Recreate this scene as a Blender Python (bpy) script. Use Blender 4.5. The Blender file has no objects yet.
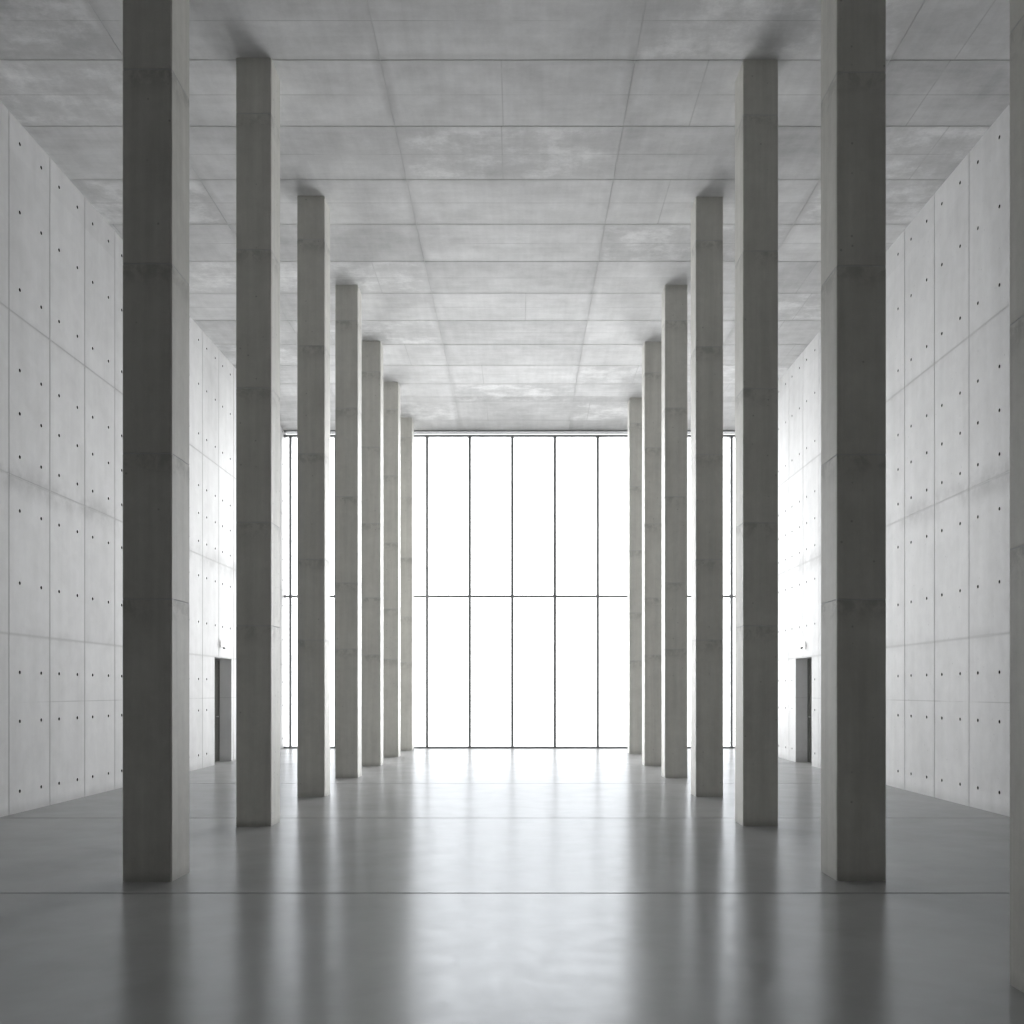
import bpy, bmesh, math, random

random.seed(7)
scene = bpy.context.scene
COL = scene.collection

# ------------------------------------------------------------------ dimensions (metres)
EYE = 1.6
F_PX = 950.0
XL, XR = -6.58, 6.24            # inner faces of the side walls
YB, YW = -9.0, 26.5            # back of the hall, plane of the glass front
H = 9.08                        # ceiling height

# ------------------------------------------------------------------ material helpers
class NT:
    def __init__(self, name):
        self.m = bpy.data.materials.new(name)
        self.m.use_nodes = True
        self.t = self.m.node_tree
        self.t.nodes.clear()
        self.out = self.t.nodes.new('ShaderNodeOutputMaterial')

    def n(self, typ, **kw):
        nd = self.t.nodes.new(typ)
        for k, v in kw.items():
            setattr(nd, k, v)
        return nd

    def link(self, a, b):
        self.t.links.new(a, b)

    def put(self, sock, v):
        if isinstance(v, bpy.types.NodeSocket):
            self.link(v, sock)
        else:
            sock.default_value = v

    def math(self, op, a, b=0.0, c=0.0, clamp=False):
        nd = self.n('ShaderNodeMath', operation=op, use_clamp=clamp)
        self.put(nd.inputs[0], a); self.put(nd.inputs[1], b); self.put(nd.inputs[2], c)
        return nd.outputs[0]

    def vmath(self, op, a, b):
        nd = self.n('ShaderNodeVectorMath', operation=op)
        self.put(nd.inputs[0], a); self.put(nd.inputs[1], b)
        return nd.outputs[0]

    def noise(self, vec, scale, detail=4.0, rough=0.55, dist=0.0):
        nd = self.n('ShaderNodeTexNoise')
        self.put(nd.inputs['Vector'], vec)
        nd.inputs['Scale'].default_value = scale
        nd.inputs['Detail'].default_value = detail
        nd.inputs['Roughness'].default_value = rough
        nd.inputs['Distortion'].default_value = dist
        return nd.outputs[0]

    def ramp(self, v, lo, hi, a=0.0, b=1.0, smooth=True):
        nd = self.n('ShaderNodeMapRange')
        nd.interpolation_type = 'SMOOTHSTEP' if smooth else 'LINEAR'
        self.put(nd.inputs[0], v)
        nd.inputs[1].default_value = lo; nd.inputs[2].default_value = hi
        nd.inputs[3].default_value = a; nd.inputs[4].default_value = b
        return nd.outputs[0]

    def white(self, vec):
        nd = self.n('ShaderNodeTexWhiteNoise', noise_dimensions='3D')
        self.put(nd.inputs['Vector'], vec)
        return nd.outputs['Value']

    def combine(self, x, y, z):
        nd = self.n('ShaderNodeCombineXYZ')
        self.put(nd.inputs[0], x); self.put(nd.inputs[1], y); self.put(nd.inputs[2], z)
        return nd.outputs[0]


def coords(g, per_object):
    tc = g.n('ShaderNodeTexCoord')
    vec = tc.outputs['Object']
    sp = g.n('ShaderNodeSeparateXYZ'); g.link(vec, sp.inputs[0])
    nv = vec
    if per_object:
        oi = g.n('ShaderNodeObjectInfo')
        k = g.math('MULTIPLY', oi.outputs['Random'], 37.0)
        nv = g.vmath('ADD', vec, g.combine(k, k, k))
    return vec, nv, sp.outputs[0], sp.outputs[1], sp.outputs[2]


def finish(g, base, val, rough, height, bump, spec=0.35):
    bs = g.n('ShaderNodeBsdfPrincipled')
    mx = g.vmath('MULTIPLY', (base[0], base[1], base[2]), g.combine(val, val, val))
    g.link(mx, bs.inputs['Base Color'])
    g.put(bs.inputs['Roughness'], rough)
    g.put(bs.inputs['Specular IOR Level'], spec)
    if height is not None:
        b = g.n('ShaderNodeBump')
        b.inputs['Strength'].default_value = bump
        b.inputs['Distance'].default_value = 0.01
        g.link(height, b.inputs['Height'])
        g.link(b.outputs[0], bs.inputs['Normal'])
    g.link(bs.outputs[0], g.out.inputs[0])
    return g.m


def pits(g, nv, scale, keep):
    """small blow-holes of cast concrete: 1 inside a pit"""
    vo = g.n('ShaderNodeTexVoronoi')
    g.put(vo.inputs['Vector'], nv)
    vo.inputs['Scale'].default_value = scale
    near = g.ramp(vo.outputs['Distance'], 0.05, 0.16, 1.0, 0.0)
    sp = g.n('ShaderNodeSeparateColor'); g.link(vo.outputs['Color'], sp.inputs[0])
    sel = g.math('LESS_THAN', sp.outputs[0], keep)
    return g.math('MULTIPLY', near, sel)


def wall_concrete(name, base, joints, y0, pitch):
    g = NT(name)
    vec, nv, x, y, z = coords(g, False)
    clouds = g.noise(nv, 0.45, 6, 0.6, 0.4)
    streak = g.noise(g.vmath('MULTIPLY', nv, (4.0, 4.0, 0.45)), 1.0, 5, 0.6)
    mott = g.noise(nv, 3.2, 6, 0.65, 0.3)
    grain = g.noise(nv, 60.0, 3, 0.6)
    # each formwork panel is cast in a slightly different tone
    col_i = g.math('FLOOR', g.math('DIVIDE', g.math('SUBTRACT', y, y0), pitch))
    row_i = g.math('FLOOR', g.math('DIVIDE', g.math('SUBTRACT', z, 0.25), 2.09))
    tone = g.white(g.combine(col_i, row_i, 3.3))
    val = g.math('MULTIPLY_ADD', g.math('SUBTRACT', clouds, 0.5), 0.36, 1.0)
    val = g.math('MULTIPLY_ADD', g.math('SUBTRACT', streak, 0.5), 0.22, val)
    val = g.math('MULTIPLY_ADD', g.math('SUBTRACT', mott, 0.5), 0.24, val)
    val = g.math('MULTIPLY_ADD', g.math('SUBTRACT', grain, 0.5), 0.07, val)
    val = g.math('MULTIPLY_ADD', g.math('SUBTRACT', tone, 0.5), 0.06, val)
    wob = g.noise(nv, 1.3, 5, 0.65)
    for zj, amt, reach in joints:
        above = g.math('ABSOLUTE', g.math('SUBTRACT', z, zj))
        band = g.ramp(above, 0.0, reach, 1.0, 0.0)
        m = g.math('MULTIPLY', band, g.ramp(wob, 0.38, 0.66))
        val = g.math('MULTIPLY', val, g.math('MULTIPLY_ADD', m, -amt, 1.0))
        # thin run-off line directly on the joint
        line = g.ramp(above, 0.0, 0.035, 1.0, 0.0)
        val = g.math('MULTIPLY', val, g.math('MULTIPLY_ADD', line, -0.15, 1.0))
    # faint lift lines
    fl = g.ramp(g.math('ABSOLUTE', g.math('SUBTRACT', z, 1.45)), 0.0, 0.012, 1.0, 0.0)
    fl = g.math('MULTIPLY', fl, g.ramp(clouds, 0.40, 0.55))
    val = g.math('MULTIPLY', val, g.math('MULTIPLY_ADD', fl, -0.28, 1.0))
    # foot of the wall is a touch darker
    foot = g.ramp(z, 0.0, 0.16, 1.0, 0.0)
    val = g.math('MULTIPLY', val, g.math('MULTIPLY_ADD', g.math('MULTIPLY', foot, wob), -0.3, 1.0))
    p = pits(g, nv, 9.0, 0.10)
    val = g.math('MULTIPLY', val, g.math('MULTIPLY_ADD', p, -0.25, 1.0))
    hgt = g.math('ADD', g.math('MULTIPLY', mott, 0.5), g.math('MULTIPLY', grain, 0.15))
    hgt = g.math('SUBTRACT', hgt, g.math('MULTIPLY', p, 0.3))
    rough = g.ramp(clouds, 0.3, 0.7, 0.60, 0.75)
    return finish(g, base, val, rough, hgt, 0.12, 0.10)


def ceiling_concrete(name, base, y0, pitch, xs0, xpitch):
    g = NT(name)
    vec, nv, x, y, z = coords(g, False)
    clouds = g.noise(g.vmath('MULTIPLY', nv, (0.7, 1.2, 1.0)), 0.6, 7, 0.62)
    mott = g.noise(g.vmath('MULTIPLY', nv, (1.0, 1.3, 1.0)), 1.5, 9, 0.7)
    grain = g.noise(nv, 45.0, 3, 0.6)
    streak = g.noise(g.vmath('MULTIPLY', nv, (0.5, 9.0, 1.0)), 1.0, 5, 0.6)
    streak2 = g.noise(g.vmath('MULTIPLY', nv, (8.0, 0.8, 1.0)), 1.0, 5, 0.6)
    ry = g.math('DIVIDE', g.math('SUBTRACT', y, y0), pitch)
    rx = g.math('DIVIDE', g.math('SUBTRACT', x, xs0), xpitch)
    iy, ix = g.math('FLOOR', ry), g.math('FLOOR', rx)
    tone = g.white(g.combine(ix, iy, 1.7))
    val = g.math('MULTIPLY_ADD', g.math('SUBTRACT', tone, 0.5), 0.22, 1.0)
    val = g.math('MULTIPLY_ADD', g.math('SUBTRACT', clouds, 0.5), 0.55, val)
    val = g.math('MULTIPLY_ADD', g.math('SUBTRACT', mott, 0.5), 0.75, val)
    val = g.math('MULTIPLY_ADD', g.math('SUBTRACT', streak, 0.5), 0.20, val)
    val = g.math('MULTIPLY_ADD', g.math('SUBTRACT', streak2, 0.5), 0.24, val)
    val = g.math('MULTIPLY_ADD', g.math('SUBTRACT', grain, 0.5), 0.08, val)
    # pale lime bloom patches in single panels
    bloom = g.math('MULTIPLY', g.ramp(mott, 0.44, 0.66), g.math('GREATER_THAN', g.white(g.combine(ix, iy, 9.1)), 0.72))
    val = g.math('MULTIPLY_ADD', bloom, 0.22, val)
    # faint board line half way along each panel
    fy = g.math('FRACT', ry)
    mid = g.ramp(g.math('ABSOLUTE', g.math('SUBTRACT', fy, 0.5)), 0.0, 0.010, 1.0, 0.0)
    mid = g.math('MULTIPLY', mid, g.ramp(clouds, 0.42, 0.58))
    val = g.math('MULTIPLY', val, g.math('MULTIPLY_ADD', mid, -0.30, 1.0))
    # a cross joint at its own place in every panel
    fx = g.math('FRACT', rx)
    r = g.math('MULTIPLY_ADD', g.white(g.combine(ix, iy, 5.2)), 0.7, 0.15)
    crs_on = g.math('GREATER_THAN', g.white(g.combine(ix, iy, 7.7)), 0.45)
    crs = g.ramp(g.math('ABSOLUTE', g.math('SUBTRACT', fx, r)), 0.0, 0.005, 1.0, 0.0)
    crs = g.math('MULTIPLY', crs, g.math('MULTIPLY', crs_on, g.ramp(mott, 0.35, 0.55)))
    val = g.math('MULTIPLY', val, g.math('MULTIPLY_ADD', crs, -0.25, 1.0))
    # stain beside the joints
    edge = g.math('MINIMUM', fy, g.math('SUBTRACT', 1.0, fy))
    st = g.math('MULTIPLY', g.ramp(edge, 0.0, 0.09, 1.0, 0.0), g.ramp(mott, 0.42, 0.62))
    val = g.math('MULTIPLY', val, g.math('MULTIPLY_ADD', st, -0.16, 1.0))
    edx = g.math('MINIMUM', fx, g.math('SUBTRACT', 1.0, fx))
    sx = g.math('MULTIPLY', g.ramp(edx, 0.0, 0.045, 1.0, 0.0), g.ramp(mott, 0.40, 0.60))
    val = g.math('MULTIPLY', val, g.math('MULTIPLY_ADD', sx, -0.20, 1.0))
    hgt = g.math('ADD', g.math('MULTIPLY', mott, 0.5), g.math('MULTIPLY', grain, 0.12))
    return finish(g, base, val, 0.7, hgt, 0.15, 0.20)


def column_concrete(name, base, joints):
    g = NT(name)
    vec, nv, x, y, z = coords(g, True)
    clouds = g.noise(nv, 1.1, 6, 0.6, 0.5)
    streak = g.noise(g.vmath('MULTIPLY', nv, (9.0, 9.0, 0.5)), 1.0, 6, 0.65)
    mott = g.noise(nv, 7.0, 6, 0.7, 0.4)
    grain = g.noise(nv, 80.0, 3, 0.6)
    val = g.math('MULTIPLY_ADD', g.math('SUBTRACT', clouds, 0.5), 0.34, 1.0)
    val = g.math('MULTIPLY_ADD', g.math('SUBTRACT', streak, 0.5), 0.42, val)
    val = g.math('MULTIPLY_ADD', g.math('SUBTRACT', mott, 0.5), 0.26, val)
    val = g.math('MULTIPLY_ADD', g.math('SUBTRACT', grain, 0.5), 0.10, val)
    for zj in joints:
        d = g.math('SUBTRACT', zj, z)
        below = g.math('MULTIPLY', g.ramp(d, -0.02, 0.0), g.ramp(d, 0.0, 0.30, 1.0, 0.0))
        m = g.math('MULTIPLY', below, g.ramp(mott, 0.40, 0.62))
        val = g.math('MULTIPLY', val, g.math('MULTIPLY_ADD', m, -0.30, 1.0))
    foot = g.ramp(z, 0.0, 0.10, 1.0, 0.0)
    val = g.math('MULTIPLY', val, g.math('MULTIPLY_ADD', foot, -0.22, 1.0))
    p = pits(g, nv, 11.0, 0.16)
    val = g.math('MULTIPLY', val, g.math('MULTIPLY_ADD', p, -0.35, 1.0))
    hgt = g.math('ADD', g.math('MULTIPLY', mott, 0.5), g.math('MULTIPLY', grain, 0.2))
    hgt = g.math('SUBTRACT', hgt, g.math('MULTIPLY', p, 0.4))
    return finish(g, base, val, 0.62, hgt, 0.18)


def floor_concrete(name, base):
    g = NT(name)
    vec, nv, x, y, z = coords(g, False)
    clouds = g.noise(nv, 0.35, 6, 0.6, 0.6)
    mott = g.noise(nv, 1.8, 6, 0.6, 0.2)
    swirl = g.noise(nv, 4.5, 4, 0.55, 0.3)
    grain = g.noise(nv, 70.0, 3, 0.6)
    val = g.math('MULTIPLY_ADD', g.math('SUBTRACT', clouds, 0.5), 0.30, 1.0)
    val = g.math('MULTIPLY_ADD', g.math('SUBTRACT', mott, 0.5), 0.30, val)
    rough = g.ramp(swirl, 0.3, 0.7, FLOOR_R0, FLOOR_R1)
    b = g.n('ShaderNodeBump')
    b.inputs['Strength'].default_value = 0.06
    b.inputs['Distance'].default_value = 0.01
    h = g.noise(nv, 5.0, 3, 0.5)
    g.link(h, b.inputs['Height'])
    df = g.n('ShaderNodeBsdfDiffuse')
    g.link(g.vmath('MULTIPLY', base, g.combine(val, val, val)), df.inputs['Color'])
    gl = g.n('ShaderNodeBsdfGlossy')
    gl.inputs['Color'].default_value = (0.935, 0.965, 1.0, 1.0)
    g.link(rough, gl.inputs['Roughness'])
    g.link(b.outputs[0], gl.inputs['Normal'])
    lw = g.n('ShaderNodeLayerWeight')
    lw.inputs['Blend'].default_value = 0.5
    fac = g.ramp(lw.outputs['Facing'], 0.6, 1.0, FLOOR_S0, FLOOR_S1, False)
    mix = g.n('ShaderNodeMixShader')
    g.link(fac, mix.inputs[0])
    g.link(df.outputs[0], mix.inputs[1]); g.link(gl.outputs[0], mix.inputs[2])
    g.link(mix.outputs[0], g.out.inputs[0])
    return g.m


def plain(name, color, rough=0.5, metal=0.0, vary=0.06):
    g = NT(name)
    tc = g.n('ShaderNodeTexCoord')
    nz = g.noise(tc.outputs['Object'], 12.0, 4)
    val = g.math('MULTIPLY_ADD', g.math('SUBTRACT', nz, 0.5), vary * 2, 1.0)
    bs = g.n('ShaderNodeBsdfPrincipled')
    g.link(g.vmath('MULTIPLY', color, g.combine(val, val, val)), bs.inputs['Base Color'])
    bs.inputs['Roughness'].default_value = rough
    bs.inputs['Metallic'].default_value = metal
    g.link(bs.outputs[0], g.out.inputs[0])
    return g.m


def lamp_plastic(name):
    g = NT(name)
    bs = g.n('ShaderNodeBsdfPrincipled')
    bs.inputs['Base Color'].default_value = (0.88, 0.88, 0.88, 1)
    bs.inputs['Emission Color'].default_value = (1, 1, 1, 1)
    bs.inputs['Emission Strength'].default_value = 0.9
    g.link(bs.outputs[0], g.out.inputs[0])
    return g.m


def pale_glass(name, tint=(0.975, 0.98, 0.98)):
    """flat pale glazing: daylight comes straight through, a little is scattered and mirrored"""
    g = NT(name)
    tr = g.n('ShaderNodeBsdfTransparent')
    tr.inputs['Color'].default_value = (*tint, 1)
    df = g.n('ShaderNodeBsdfTranslucent')
    df.inputs['Color'].default_value = (0.9, 0.9, 0.9, 1)
    gl = g.n('ShaderNodeBsdfGlossy')
    gl.inputs['Roughness'].default_value = 0.05
    m1 = g.n('ShaderNodeMixShader'); m1.inputs[0].default_value = 0.04
    g.link(tr.outputs[0], m1.inputs[1]); g.link(df.outputs[0], m1.inputs[2])
    m2 = g.n('ShaderNodeMixShader'); m2.inputs[0].default_value = 0.04
    g.link(m1.outputs[0], m2.inputs[1]); g.link(gl.outputs[0], m2.inputs[2])
    g.link(m2.outputs[0], g.out.inputs[0])
    return g.m


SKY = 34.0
LOW_LOBE = 14.0  # added lobe below the horizon, brightens the ceiling; no ground is modelled
HIGH_LOBE = 5.5  # added lobe of high sky, brightens the floor
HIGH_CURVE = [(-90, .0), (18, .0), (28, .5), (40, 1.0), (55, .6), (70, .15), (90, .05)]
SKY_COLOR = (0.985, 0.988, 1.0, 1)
AZ_CURVE = [(0, .118), (14, .118), (18, .8), (22, 1.0), (30, 1.0), (36, .45), (42, .08), (52, .01), (90, .005), (180, .005)]  # dim straight ahead, raised to the sides to light walls and columns
LOW_LOBE_CURVE = [(-90, .01), (-50, .05), (-34, .12), (-25, .35), (-19, .9), (-10, 1.0), (-5, .0), (90, .0)]
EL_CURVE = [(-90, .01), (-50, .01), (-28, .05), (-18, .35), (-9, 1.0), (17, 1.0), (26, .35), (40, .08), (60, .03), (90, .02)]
FLOOR_R0, FLOOR_R1, FLOOR_S0, FLOOR_S1 = 0.20, 0.25, 0.215, 0.26
WJ = [(2.34, 0.10, 0.16), (4.40, 0.26, 0.34), (6.52, 0.08, 0.12)]
CJ = [2.37, 3.59, 5.18, 6.81, 8.42]
M_WALL_L = wall_concrete('wall_concrete_left', (0.62, 0.62, 0.622), WJ, 12.24, 1.068)
M_WALL_R = wall_concrete('wall_concrete_right', (0.62, 0.62, 0.622), WJ, 13.185, 1.103)
M_CEIL = ceiling_concrete('ceiling_concrete', (0.52, 0.52, 0.52), 11.26, 1.32, -1.65, 3.02)
M_COLUMN = column_concrete('column_concrete', (0.545, 0.537, 0.50), CJ)
M_FLOOR = floor_concrete('polished_floor_concrete', (0.36, 0.357, 0.35))
M_DARK = plain('dark_rear_wall', (0.35, 0.35, 0.34), 0.8)
M_HOLE = plain('tie_hole_mortar', (0.035, 0.035, 0.035), 0.9)
M_JOINT = plain('joint_shadow_gap', (0.48, 0.48, 0.48), 0.9)
M_SEAL = plain('floor_joint_sealant', (0.10, 0.10, 0.105), 0.5)
M_METAL = plain('grey_window_metal', (0.17, 0.175, 0.18), 0.45, 0.3)
M_GLASS = pale_glass('pale_window_glass')
M_FROST = pale_glass('frosted_head_glass', (0.64, 0.645, 0.645))
M_DOOR = plain('grey_door_paint', (0.16, 0.16, 0.15), 0.5)
M_STEEL = plain('brushed_steel', (0.55, 0.55, 0.55), 0.3, 0.9)
M_WHITE = plain('white_plastic', (0.85, 0.85, 0.85), 0.4, 0.0, 0.02)
M_LAMP = lamp_plastic('lit_white_plastic')
M_BLACK = plain('dark_lens', (0.04, 0.04, 0.045), 0.2)

# ------------------------------------------------------------------ mesh helpers
def add_mesh(name, verts, faces, mats, mat_idx=None, parent=None, merge=True, bevel=0.0):
    me = bpy.data.meshes.new(name)
    me.from_pydata(verts, [], faces)
    for m in mats:
        me.materials.append(m)
    if mat_idx:
        me.polygons.foreach_set('material_index', mat_idx)
    me.update()
    if merge:
        bm = bmesh.new(); bm.from_mesh(me)
        bmesh.ops.remove_doubles(bm, verts=bm.verts, dist=1e-5)
        bmesh.ops.recalc_face_normals(bm, faces=bm.faces)
        bm.to_mesh(me); bm.free()
    o = bpy.data.objects.new(name, me)
    COL.objects.link(o)
    if parent is not None:
        o.parent = parent
    if bevel:
        md = o.modifiers.new('bevel', 'BEVEL'); md.width = bevel; md.segments = 2
    return o


def slab(name, us, vs, cell, place, mats, back, parent=None):
    """A slab whose front is a grid of cells. cell(i, j) -> (depth, material, hole radius);
    place(u, v, d) puts a point d behind the front face. Grooves, recesses and tie holes are cut in."""
    V, F, MI = [], [], []

    def face(pts, mi):
        b = len(V)
        V.extend(place(*p) for p in pts)
        F.append(tuple(range(b, b + len(pts)))); MI.append(mi)
    nu, nv = len(us) - 1, len(vs) - 1
    cells = [[cell(i, j) for j in range(nv)] for i in range(nu)]
    for i in range(nu):
        for j in range(nv):
            d, mi, r = cells[i][j]
            u0, u1, v0, v1 = us[i], us[i + 1], vs[j], vs[j + 1]
            if r <= 0:
                face([(u0, v0, d), (u1, v0, d), (u1, v1, d), (u0, v1, d)], mi)
            else:
                cu, cv = (u0 + u1) / 2, (v0 + v1) / 2
                N = 12
                ring = [(cu + r * math.cos(2 * math.pi * k / N), cv + r * math.sin(2 * math.pi * k / N)) for k in range(N)]
                corner = {1: (u1, v1), 4: (u0, v1), 7: (u0, v0), 10: (u1, v0)}
                # fan from each corner to its quarter of the ring, and one triangle per side
                order = [(u1, v1), (u0, v1), (u0, v0), (u1, v0)]
                starts = [0, 3, 6, 9]
                for q in range(4):
                    c = order[q]
                    for k in range(starts[q], starts[q] + 3):
                        a, b2 = ring[k], ring[(k + 1) % N]
                        face([(c[0], c[1], d), (a[0], a[1], d), (b2[0], b2[1], d)], mi)
                    nxt = order[(q + 1) % 4]
                    e = ring[(starts[q] + 3) % N]
                    face([(c[0], c[1], d), (e[0], e[1], d), (nxt[0], nxt[1], d)], mi)
                for k in range(N):
                    a, b2 = ring[k], ring[(k + 1) % N]
                    ia = (cu + (a[0] - cu) * .75, cv + (a[1] - cv) * .75)
                    ib = (cu + (b2[0] - cu) * .75, cv + (b2[1] - cv) * .75)
                    face([(a[0], a[1], d), (b2[0], b2[1], d), (ib[0], ib[1], d + .02), (ia[0], ia[1], d + .02)], 1)
                    face([(ia[0], ia[1], d + .02), (ib[0], ib[1], d + .02), (cu, cv, d + .02)], 1)
            # steps to the neighbours
            if i + 1 < nu and abs(cells[i + 1][j][0] - d) > 1e-6:
                d2 = cells[i + 1][j][0]
                face([(u1, v0, d), (u1, v1, d), (u1, v1, d2), (u1, v0, d2)], 0)
            if j + 1 < nv and abs(cells[i][j + 1][0] - d) > 1e-6:
                d2 = cells[i][j + 1][0]
                face([(u0, v1, d), (u1, v1, d), (u1, v1, d2), (u0, v1, d2)], 0)
    # rim and back
    for i in range(nu):
        for v, j in ((vs[0], 0), (vs[-1], nv - 1)):
            d = cells[i][j][0]
            face([(us[i], v, d), (us[i + 1], v, d), (us[i + 1], v, back), (us[i], v, back)], 0)
    for j in range(nv):
        for u, i in ((us[0], 0), (us[-1], nu - 1)):
            d = cells[i][j][0]
            face([(u, vs[j], d), (u, vs[j + 1], d), (u, vs[j + 1], back), (u, vs[j], back)], 0)
    face([(us[0], vs[0], back), (us[-1], vs[0], back), (us[-1], vs[-1], back), (us[0], vs[-1], back)], 0)
    return add_mesh(name, V, F, mats, MI, parent)


def lines(lo, hi, bands):
    """sorted grid coordinates holding both edges of every band"""
    s = {round(lo, 5), round(hi, 5)}
    for a, b in bands:
        if a > lo and b < hi:
            s.add(round(a, 5)); s.add(round(b, 5))
    return sorted(s)


def box(name, c, s, mat, parent=None, bevel=0.0, mats=None, front_mat=None):
    x, y, z = c; a, b, h = s[0] / 2, s[1] / 2, s[2] / 2
    V = [(x + i * a, y + j * b, z + k * h) for i in (-1, 1) for j in (-1, 1) for k in (-1, 1)]
    F = [(0, 1, 3, 2), (4, 6, 7, 5), (0, 4, 5, 1), (2, 3, 7, 6), (0, 2, 6, 4), (1, 5, 7, 3)]
    MI = [0] * 6
    if front_mat is not None:
        MI[2] = 1                      # the face towards -y
    return add_mesh(name, V, F, [mat] if front_mat is None else [mat, front_mat], MI, parent, True, bevel)


def structure(o):
    o['kind'] = 'structure'
    return o


def tag(o, label, cat, group=None):
    o['label'] = label; o['category'] = cat
    if group:
        o['group'] = group
    return o


def empty(name, loc):
    o = bpy.data.objects.new(name, None)
    o.location = loc; o.empty_display_size = 0.3
    COL.objects.link(o)
    return o


# ------------------------------------------------------------------ side walls
HOLE_Z = [0.28, 1.20, 1.845, 3.02, 3.97, 4.68, 5.25, 5.82, 6.88, 7.90, 8.80]
JOINT_Z = [2.34, 4.40, 6.52]
R_HOLE, C_HALF = 0.024, 0.045


def side_wall(name, x_face, sgn, y0, pitch, door, mat, h_off, extra=None):
    jy = []
    y = y0
    while y > YB + pitch: y -= pitch
    while y < YW - 0.05:
        jy.append(y); y += pitch
    hy = [j + o for j in jy for o in h_off]
    hy = [v for v in hy if YB + 0.1 < v < YW - 0.1]
    ub = [(j - .010, j + .010) for j in jy] + [(v - C_HALF, v + C_HALF) for v in hy]
    d0, d1, dh = door
    # door edges cut through: keep the bands that do not straddle an edge
    def ok(b, e): return not (b[0] - 1e-3 < e < b[1] + 1e-3)
    ub = [b for b in ub if ok(b, d0) and ok(b, d1)]
    us = sorted(set(lines(YB - .3, YW + .3, ub) + [d0, d1]))
    vb = [(z - .007, z + .007) for z in JOINT_Z] + [(z - C_HALF, z + C_HALF) for z in HOLE_Z]
    vb = [b for b in vb if ok(b, dh)]
    vs = sorted(set(lines(0.0, H, vb) + [dh]))
    jset = {round(j, 3) for j in jy}

    def cell(i, j):
        uc, vc = (us[i] + us[i + 1]) / 2, (vs[j] + vs[j + 1]) / 2
        if d0 < uc < d1 and vc < dh:
            return (0.34, 0, 0)
        du, dv = us[i + 1] - us[i], vs[j + 1] - vs[j]
        vert = du < .0205 and any(abs(uc - q) < .002 for q in jy)
        hor = dv < .0145 and any(abs(vc - q) < .002 for q in JOINT_Z)
        if vert or hor:
            return (0.004, 2, 0)
        if abs(du - 2 * C_HALF) < 1e-3 and abs(dv - 2 * C_HALF) < 1e-3 and any(abs(uc - q) < .002 for q in hy) and any(abs(vc - q) < .002 for q in HOLE_Z):
            return (0, 0, R_HOLE)
        return (0, 0, 0)
    o = slab(name, us, vs, cell, lambda u, v, d: (x_face + sgn * d, u, v), [mat, M_HOLE, M_JOINT], 0.6)
    return structure(o)


DOOR_L = (20.50, 21.70, 2.33)
DOOR_R = (20.29, 21.46, 2.33)
side_wall('wall_left', XL, -1, 12.24, 1.068, DOOR_L, M_WALL_L, (0.27, 0.83))
side_wall('wall_right', XR, 1, 13.185, 1.103, DOOR_R, M_WALL_R, (0.27, 0.85))

# ------------------------------------------------------------------ ceiling, floor, back wall, lintel over the glass
cy = []
y = 11.26
while y > YB + 1.32: y -= 1.32
while y < YW - .1:
    cy.append(y); y += 1.32
cx = [-4.67, -1.65, 1.37, 4.39]
us = lines(XL - .3, XR + .3, [(v - .007, v + .007) for v in cx])
vs = lines(YB - .3, YW + .3, [(v - .009, v + .009) for v in cy])


def ceil_cell(i, j):
    if us[i + 1] - us[i] < .02 or vs[j + 1] - vs[j] < .02:
        return (0.006, 1, 0)
    return (0, 0, 0)


structure(slab('ceiling', us, vs, ceil_cell, lambda u, v, d: (u, v, H + d), [M_CEIL, M_JOINT], 0.5))

fy = [-5.85, -1.40, 3.06, 7.52, 11.97, 16.42, 20.87]
us_f = [XL - .6, XR + .6]
vs_f = lines(YB - .3, YW + .3, [(v - .014, v + .014) for v in fy])


def floor_cell(i, j):
    return (0.004, 1, 0) if vs_f[j + 1] - vs_f[j] < .04 else (0, 0, 0)


structure(slab('floor', us_f, vs_f, floor_cell, lambda u, v, d: (u, v, -d), [M_FLOOR, M_SEAL], 0.4))

structure(box('wall_back', ((XL + XR) / 2, YB - .15, H / 2), (XR - XL + .6, .3, H), M_DARK))
LINTEL_Z = EYE + 260.8 * YW / F_PX
structure(box('wall_front', ((XL + XR) / 2, YW + .2, (H + LINTEL_Z) / 2), (XR - XL, .4, H - LINTEL_Z), M_WALL_L))
# the soffit falls gently to the window head
ww = XR - XL
V = [(x, y, z) for x in (XL, XR) for y, z in ((YW - 2.4, H), (YW, LINTEL_Z), (YW, H))]
structure(add_mesh('trim_1', V, [(0, 1, 2), (3, 5, 4), (0, 3, 4, 1), (1, 4, 5, 2), (2, 5, 3, 0)], [M_CEIL]))

# ------------------------------------------------------------------ the glass front
K_W = F_PX / YW
MX = [(px - 519.5) / K_W for px in (290.3, 335.6, 381.3, 427.0, 469.7, 512.3, 554.9, 597.8, 642.2, 684.8, 731.7)]
TRANSOM_Z, HEAD_Z = EYE + 94.7 / K_W, EYE + 255.2 / K_W
win = empty('window_1', ((XL + XR) / 2, YW, 0))
structure(win)
ox, oy = -(XL + XR) / 2, -YW
FR = 0.072


def wbox(name, x0, x1, y0, y1, z0, z1, mat, front=None, bevel=0.0):
    return box(name, ((x0 + x1) / 2 + ox, (y0 + y1) / 2 + oy, (z0 + z1) / 2), (x1 - x0, y1 - y0, z1 - z0), mat, win, bevel, front_mat=front)


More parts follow.
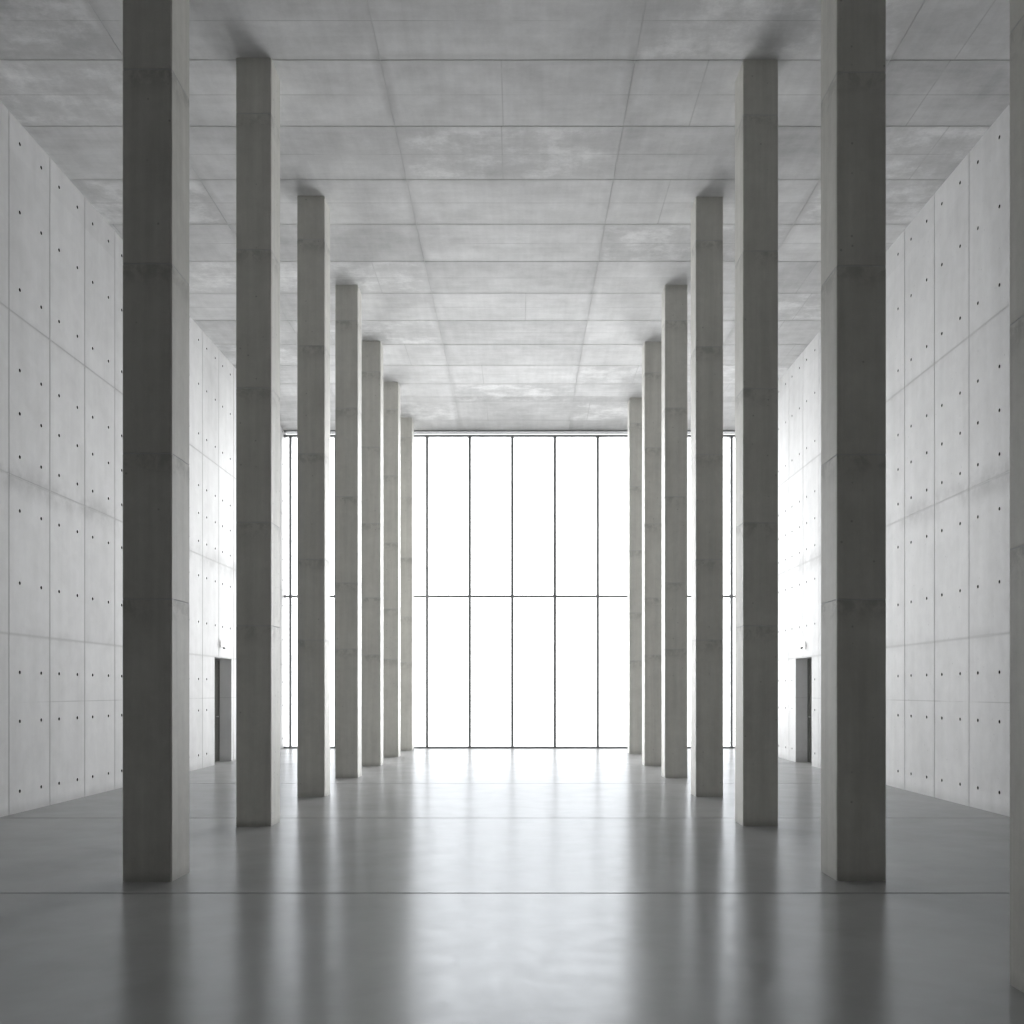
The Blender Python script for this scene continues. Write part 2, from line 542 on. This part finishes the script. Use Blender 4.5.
wbox('sill_rail', XL, XR, YW, YW + .14, 0.0, 0.045, M_METAL)
wbox('head_rail', XL, XR, YW, YW + .14, HEAD_Z - .028, HEAD_Z + .028, M_METAL)
wbox('head_panel', XL, XR, YW + .05, YW + .08, HEAD_Z + .028, LINTEL_Z - .035, M_FROST)
wbox('top_rail', XL, XR, YW, YW + .14, LINTEL_Z - .035, LINTEL_Z, M_METAL)
segs = [(XL, MX[0])] + [(MX[i], MX[i + 1]) for i in range(len(MX) - 1)] + [(MX[-1], XR)]
for x in MX:
    wbox('mullion', x - FR / 2, x + FR / 2, YW, YW + .13, 0.045, HEAD_Z - .02, M_METAL)
for k, (a, b) in enumerate(segs):
    a2 = a + (FR / 2 if k else 0)
    b2 = b - (FR / 2 if k < len(segs) - 1 else 0)
    wbox('transom', a2, b2, YW + .005, YW + .12, TRANSOM_Z - .030, TRANSOM_Z + .030, M_METAL)
    for z0, z1 in ((0.045, TRANSOM_Z - .022), (TRANSOM_Z + .022, HEAD_Z - .02)):
        wbox('glass_pane', a2, b2, YW + .05, YW + .08, z0, z1, M_GLASS)

# ------------------------------------------------------------------ columns
CW, CD = 0.415, 0.44


def column_mesh():
    """square shaft with chamfered arrises and a shallow groove at every casting joint"""
    ch = 0.012
    zs = [(0.0, 0.0)]
    for z in CJ:
        zs += [(z - .005, 0.0), (z - .003, .003), (z + .003, .003), (z + .005, 0.0)]
    zs.append((H, 0.0))
    V, F, MI = [], [], []
    for z, ins in zs:
        a, b = CW / 2 - ins, CD / 2 - ins
        for px, py in ((a - ch, -b), (a, -b + ch), (a, b - ch), (a - ch, b), (-a + ch, b), (-a, b - ch), (-a, -b + ch), (-a + ch, -b)):
            V.append((px, py, z))
    for r in range(len(zs) - 1):
        groove = zs[r][1] > 0 or zs[r + 1][1] > 0
        for k in range(8):
            a, b = r * 8 + k, r * 8 + (k + 1) % 8
            F.append((a, b, b + 8, a + 8)); MI.append(1 if groove else 0)
    F.append(tuple(range(7, -1, -1))); MI.append(0)
    n = len(V)
    F.append(tuple(range(n - 8, n))); MI.append(0)
    o = add_mesh('concrete_column', V, F, [M_COLUMN, M_JOINT], MI)
    return o


# front-face depth of every column, measured from the camera
LEFT_Y = [4.75, 7.96, 11.22, 14.35, 17.5, 20.3, 23.0, 25.55]
RIGHT_Y = [4.75, 8.00, 11.25, 14.38, 17.5, 20.35, 24.2]
# inner faces of the two rows, measured column by column
LEFT_X = [2.915, 2.935, 2.945, 2.98, 2.97, 2.935, 2.89]
RIGHT_X = [2.672, 2.675, 2.65, 2.67, 2.68, 2.68, 2.80]
proto = column_mesh()
ordinal = ['first', 'second', 'third', 'fourth', 'fifth', 'sixth', 'seventh', 'eighth']
left_lab = ['nearest full column of the left row, widest and darkest, standing on the polished floor',
            'second column from the camera in the left row, just right of the big near one',
            'third column from the camera in the left row, square bare concrete',
            'fourth column from the camera in the left row, middle one of the seven',
            'fifth column from the camera in the left row, slim grey concrete',
            'sixth column from the camera in the left row, last but one before the glass',
            'farthest column of the left row, smallest and palest, close to the glass wall']
right_lab = ['column cut off by the right edge of the picture, only its pale inner side showing',
             'nearest full column of the right row, wide dark face and pale inner side',
             'second full column from the camera in the right row, left of the big near one',
             'third full column from the camera in the right row, square bare concrete',
             'fourth full column from the camera in the right row, slim grey concrete',
             'fifth full column from the camera in the right row, last but one before the glass',
             'farthest column of the right row, smallest and palest, beside the glass wall']
used = False


def place_column(x, y, label, group):
    global used
    o = proto if not used else proto.copy()
    if used:
        COL.objects.link(o)
    used = True
    o.location = (x, y + CD / 2, 0)
    tag(o, label, 'column', group)
    o['kind'] = 'thing'


for x, y, lab in zip(LEFT_X, LEFT_Y[1:], left_lab):
    place_column(-x - CW / 2, y, lab, 'concrete columns of the left row')
for x, y, lab in zip(RIGHT_X, RIGHT_Y, right_lab):
    place_column(x + CW / 2, y, lab, 'concrete columns of the right row')

# ------------------------------------------------------------------ doors in the two recesses
def tube(name, p0, p1, r, mat, parent, n=14, r2=None):
    from mathutils import Vector
    p0, p1 = Vector(p0), Vector(p1)
    d = (p1 - p0).normalized()
    a = d.orthogonal().normalized(); b = d.cross(a)
    r2 = r if r2 is None else r2
    V, F = [], []
    for p, q in ((p0, r), (p1, r2)):
        for k in range(n):
            t = 2 * math.pi * k / n
            V.append(tuple(p + a * q * math.cos(t) + b * q * math.sin(t)))
    for k in range(n):
        F.append((k, (k + 1) % n, n + (k + 1) % n, n + k))
    F.append(tuple(range(n - 1, -1, -1))); F.append(tuple(range(n, 2 * n)))
    return add_mesh(name, V, F, [mat], None, parent)


def make_door(name, xf, sgn, d):
    y0, y1, zh = d
    root = empty(name, (xf + sgn * .30, (y0 + y1) / 2, 0))
    structure(root)
    w = y1 - y0
    # local x: + into the wall is sgn
    box('door_frame', (0, -w / 2 + .025, zh / 2), (.07, .05, zh - .002), M_DOOR, root)
    box('door_frame', (0, w / 2 - .025, zh / 2), (.07, .05, zh - .002), M_DOOR, root)
    box('door_frame', (0, 0, zh - .03), (.07, w - .10, .05), M_DOOR, root)
    leaf = box('door_leaf', (sgn * .008, 0, (zh - .06) / 2 + .002), (.045, w - .104, zh - .064), M_DOOR, root, .002)
    hx = -sgn * .045
    h = tube('door_handle', (hx, w / 2 - .14, 1.02), (hx, w / 2 - .27, 1.02), .010, M_STEEL, leaf)
    tube('rose', (-sgn * .016, w / 2 - .14, 1.02), (hx - sgn * .006, w / 2 - .14, 1.02), .014, M_STEEL, leaf)
    box('door_closer', (-sgn * .042, -w / 2 + .24, zh - .14), (.05, .26, .06), M_STEEL, root, .004)
    return root


make_door('door_1', XL, -1, DOOR_L)
make_door('door_2', XR, 1, DOOR_R)

# ------------------------------------------------------------------ small white fixtures over the doors
def box_fixture(x, y, z, sgn):
    root = empty('wall_spotlight', (x, y, z))
    s = sgn
    tube('mounting_plate', (0, 0, .03), (s * .008, 0, .03), .05, M_WHITE, root)
    box('lamp_housing', (s * .055, 0, .04), (.08, .09, .14), M_LAMP, root, .008)
    tube('lens', (s * .06, 0, -.035), (s * .06, 0, -.07), .030, M_BLACK, root, r2=.022)
    tube('bracket', (s * .01, 0, -.02), (s * .06, 0, -.045), .008, M_STEEL, root)
    return root


def dome_fixture(x, y, z, sgn):
    root = empty('wall_spotlight', (x, y, z))
    V, F = [], []
    n, m, R = 20, 7, .085
    for i in range(m + 1):
        t = i / m * math.pi / 2
        for k in range(n):
            p = 2 * math.pi * k / n
            V.append((sgn * (R * math.sin(t) + .008), R * math.cos(t) * math.cos(p), R * math.cos(t) * math.sin(p)))
    for i in range(m):
        for k in range(n):
            F.append((i * n + k, i * n + (k + 1) % n, (i + 1) * n + (k + 1) % n, (i + 1) * n + k))
    F.append(tuple(range(n)))
    o = add_mesh('lamp_dome', V, F, [M_LAMP], None, root)
    for p in o.data.polygons: p.use_smooth = True
    tube('mounting_plate', (0, 0, 0), (sgn * .008, 0, 0), .092, M_WHITE, root, 24)
    tube('lens', (sgn * .055, -.035, -.045), (sgn * .085, -.060, -.065), .022, M_BLACK, root)
    return root


fl = box_fixture(XL, 20.97, 2.60, 1)
tag(fl, 'small white box spotlight on the left wall above the doorway', 'wall light')
fr = dome_fixture(XR, 20.80, 2.60, -1)
tag(fr, 'small round white dome spotlight on the right wall above the doorway', 'wall light')

# ------------------------------------------------------------------ light outside, camera, colour
w = bpy.data.worlds.new('shaped_sky')
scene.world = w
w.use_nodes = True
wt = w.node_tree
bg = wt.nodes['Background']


def wn(typ, **kw):
    nd = wt.nodes.new(typ)
    for k, v in kw.items():
        setattr(nd, k, v)
    return nd


def wcurve(src, pts):
    """piecewise curve through (position 0..1, value 0..1) points"""
    r = wn('ShaderNodeFloatCurve')
    c = r.mapping.curves[0]
    c.points[0].location = pts[0]; c.points[1].location = pts[-1]
    for p in pts[1:-1]:
        c.points.new(*p)
    for p in c.points:
        p.handle_type = 'VECTOR'
    r.mapping.update()
    wt.links.new(src, r.inputs['Value'])
    return r.outputs[0]


def wmath(op, a, b=0.0):
    nd = wn('ShaderNodeMath', operation=op)
    for sck, v in ((nd.inputs[0], a), (nd.inputs[1], b)):
        if isinstance(v, bpy.types.NodeSocket): wt.links.new(v, sck)
        else: sck.default_value = v
    return nd.outputs[0]


# sky shaped to light the hall: radiance by compass direction and by height
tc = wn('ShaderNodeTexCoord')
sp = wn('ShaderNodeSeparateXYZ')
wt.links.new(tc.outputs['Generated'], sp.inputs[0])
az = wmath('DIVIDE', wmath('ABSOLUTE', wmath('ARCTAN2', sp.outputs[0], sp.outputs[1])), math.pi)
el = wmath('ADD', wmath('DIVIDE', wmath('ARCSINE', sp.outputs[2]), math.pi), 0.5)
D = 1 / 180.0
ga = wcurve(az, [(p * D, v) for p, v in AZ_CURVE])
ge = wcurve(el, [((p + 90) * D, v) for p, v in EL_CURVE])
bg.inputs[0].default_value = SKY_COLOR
gg = wcurve(el, [((p + 90) * D, v) for p, v in LOW_LOBE_CURVE])
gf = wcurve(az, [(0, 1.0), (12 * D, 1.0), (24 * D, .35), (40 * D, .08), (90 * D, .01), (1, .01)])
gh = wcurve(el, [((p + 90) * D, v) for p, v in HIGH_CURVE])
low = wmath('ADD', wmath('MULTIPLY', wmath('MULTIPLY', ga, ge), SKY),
            wmath('MULTIPLY', wmath('MULTIPLY', gg, gf), LOW_LOBE))
wt.links.new(wmath('ADD', low, wmath('MULTIPLY', wmath('MULTIPLY', gh, gf), HIGH_LOBE)), bg.inputs[1])
w.cycles.sampling_method = 'MANUAL'
w.cycles.sample_map_resolution = 1024

cam = bpy.data.cameras.new('camera')
cam.sensor_fit = 'HORIZONTAL'
cam.sensor_width = 36.0
cam.lens = 36.0 * F_PX / 1024.0
cam.shift_x = -(519.5 - 512.0) / 1024.0
cam.shift_y = (691.0 - 512.0) / 1024.0
cam.clip_end = 200
co = bpy.data.objects.new('camera', cam)
co.location = (0, 0, EYE)
co.rotation_euler = (math.radians(90), 0, 0)
COL.objects.link(co)
scene.camera = co

vs_ = scene.view_settings
vs_.view_transform = 'Standard'
vs_.look = 'None'
vs_.gamma = 1.0
vs_.use_curve_mapping = False
vs_.exposure = 0.0
scene.cycles.max_bounces = 10
scene.cycles.diffuse_bounces = 6
scene.cycles.glossy_bounces = 5
scene.cycles.sample_clamp_indirect = 6.0
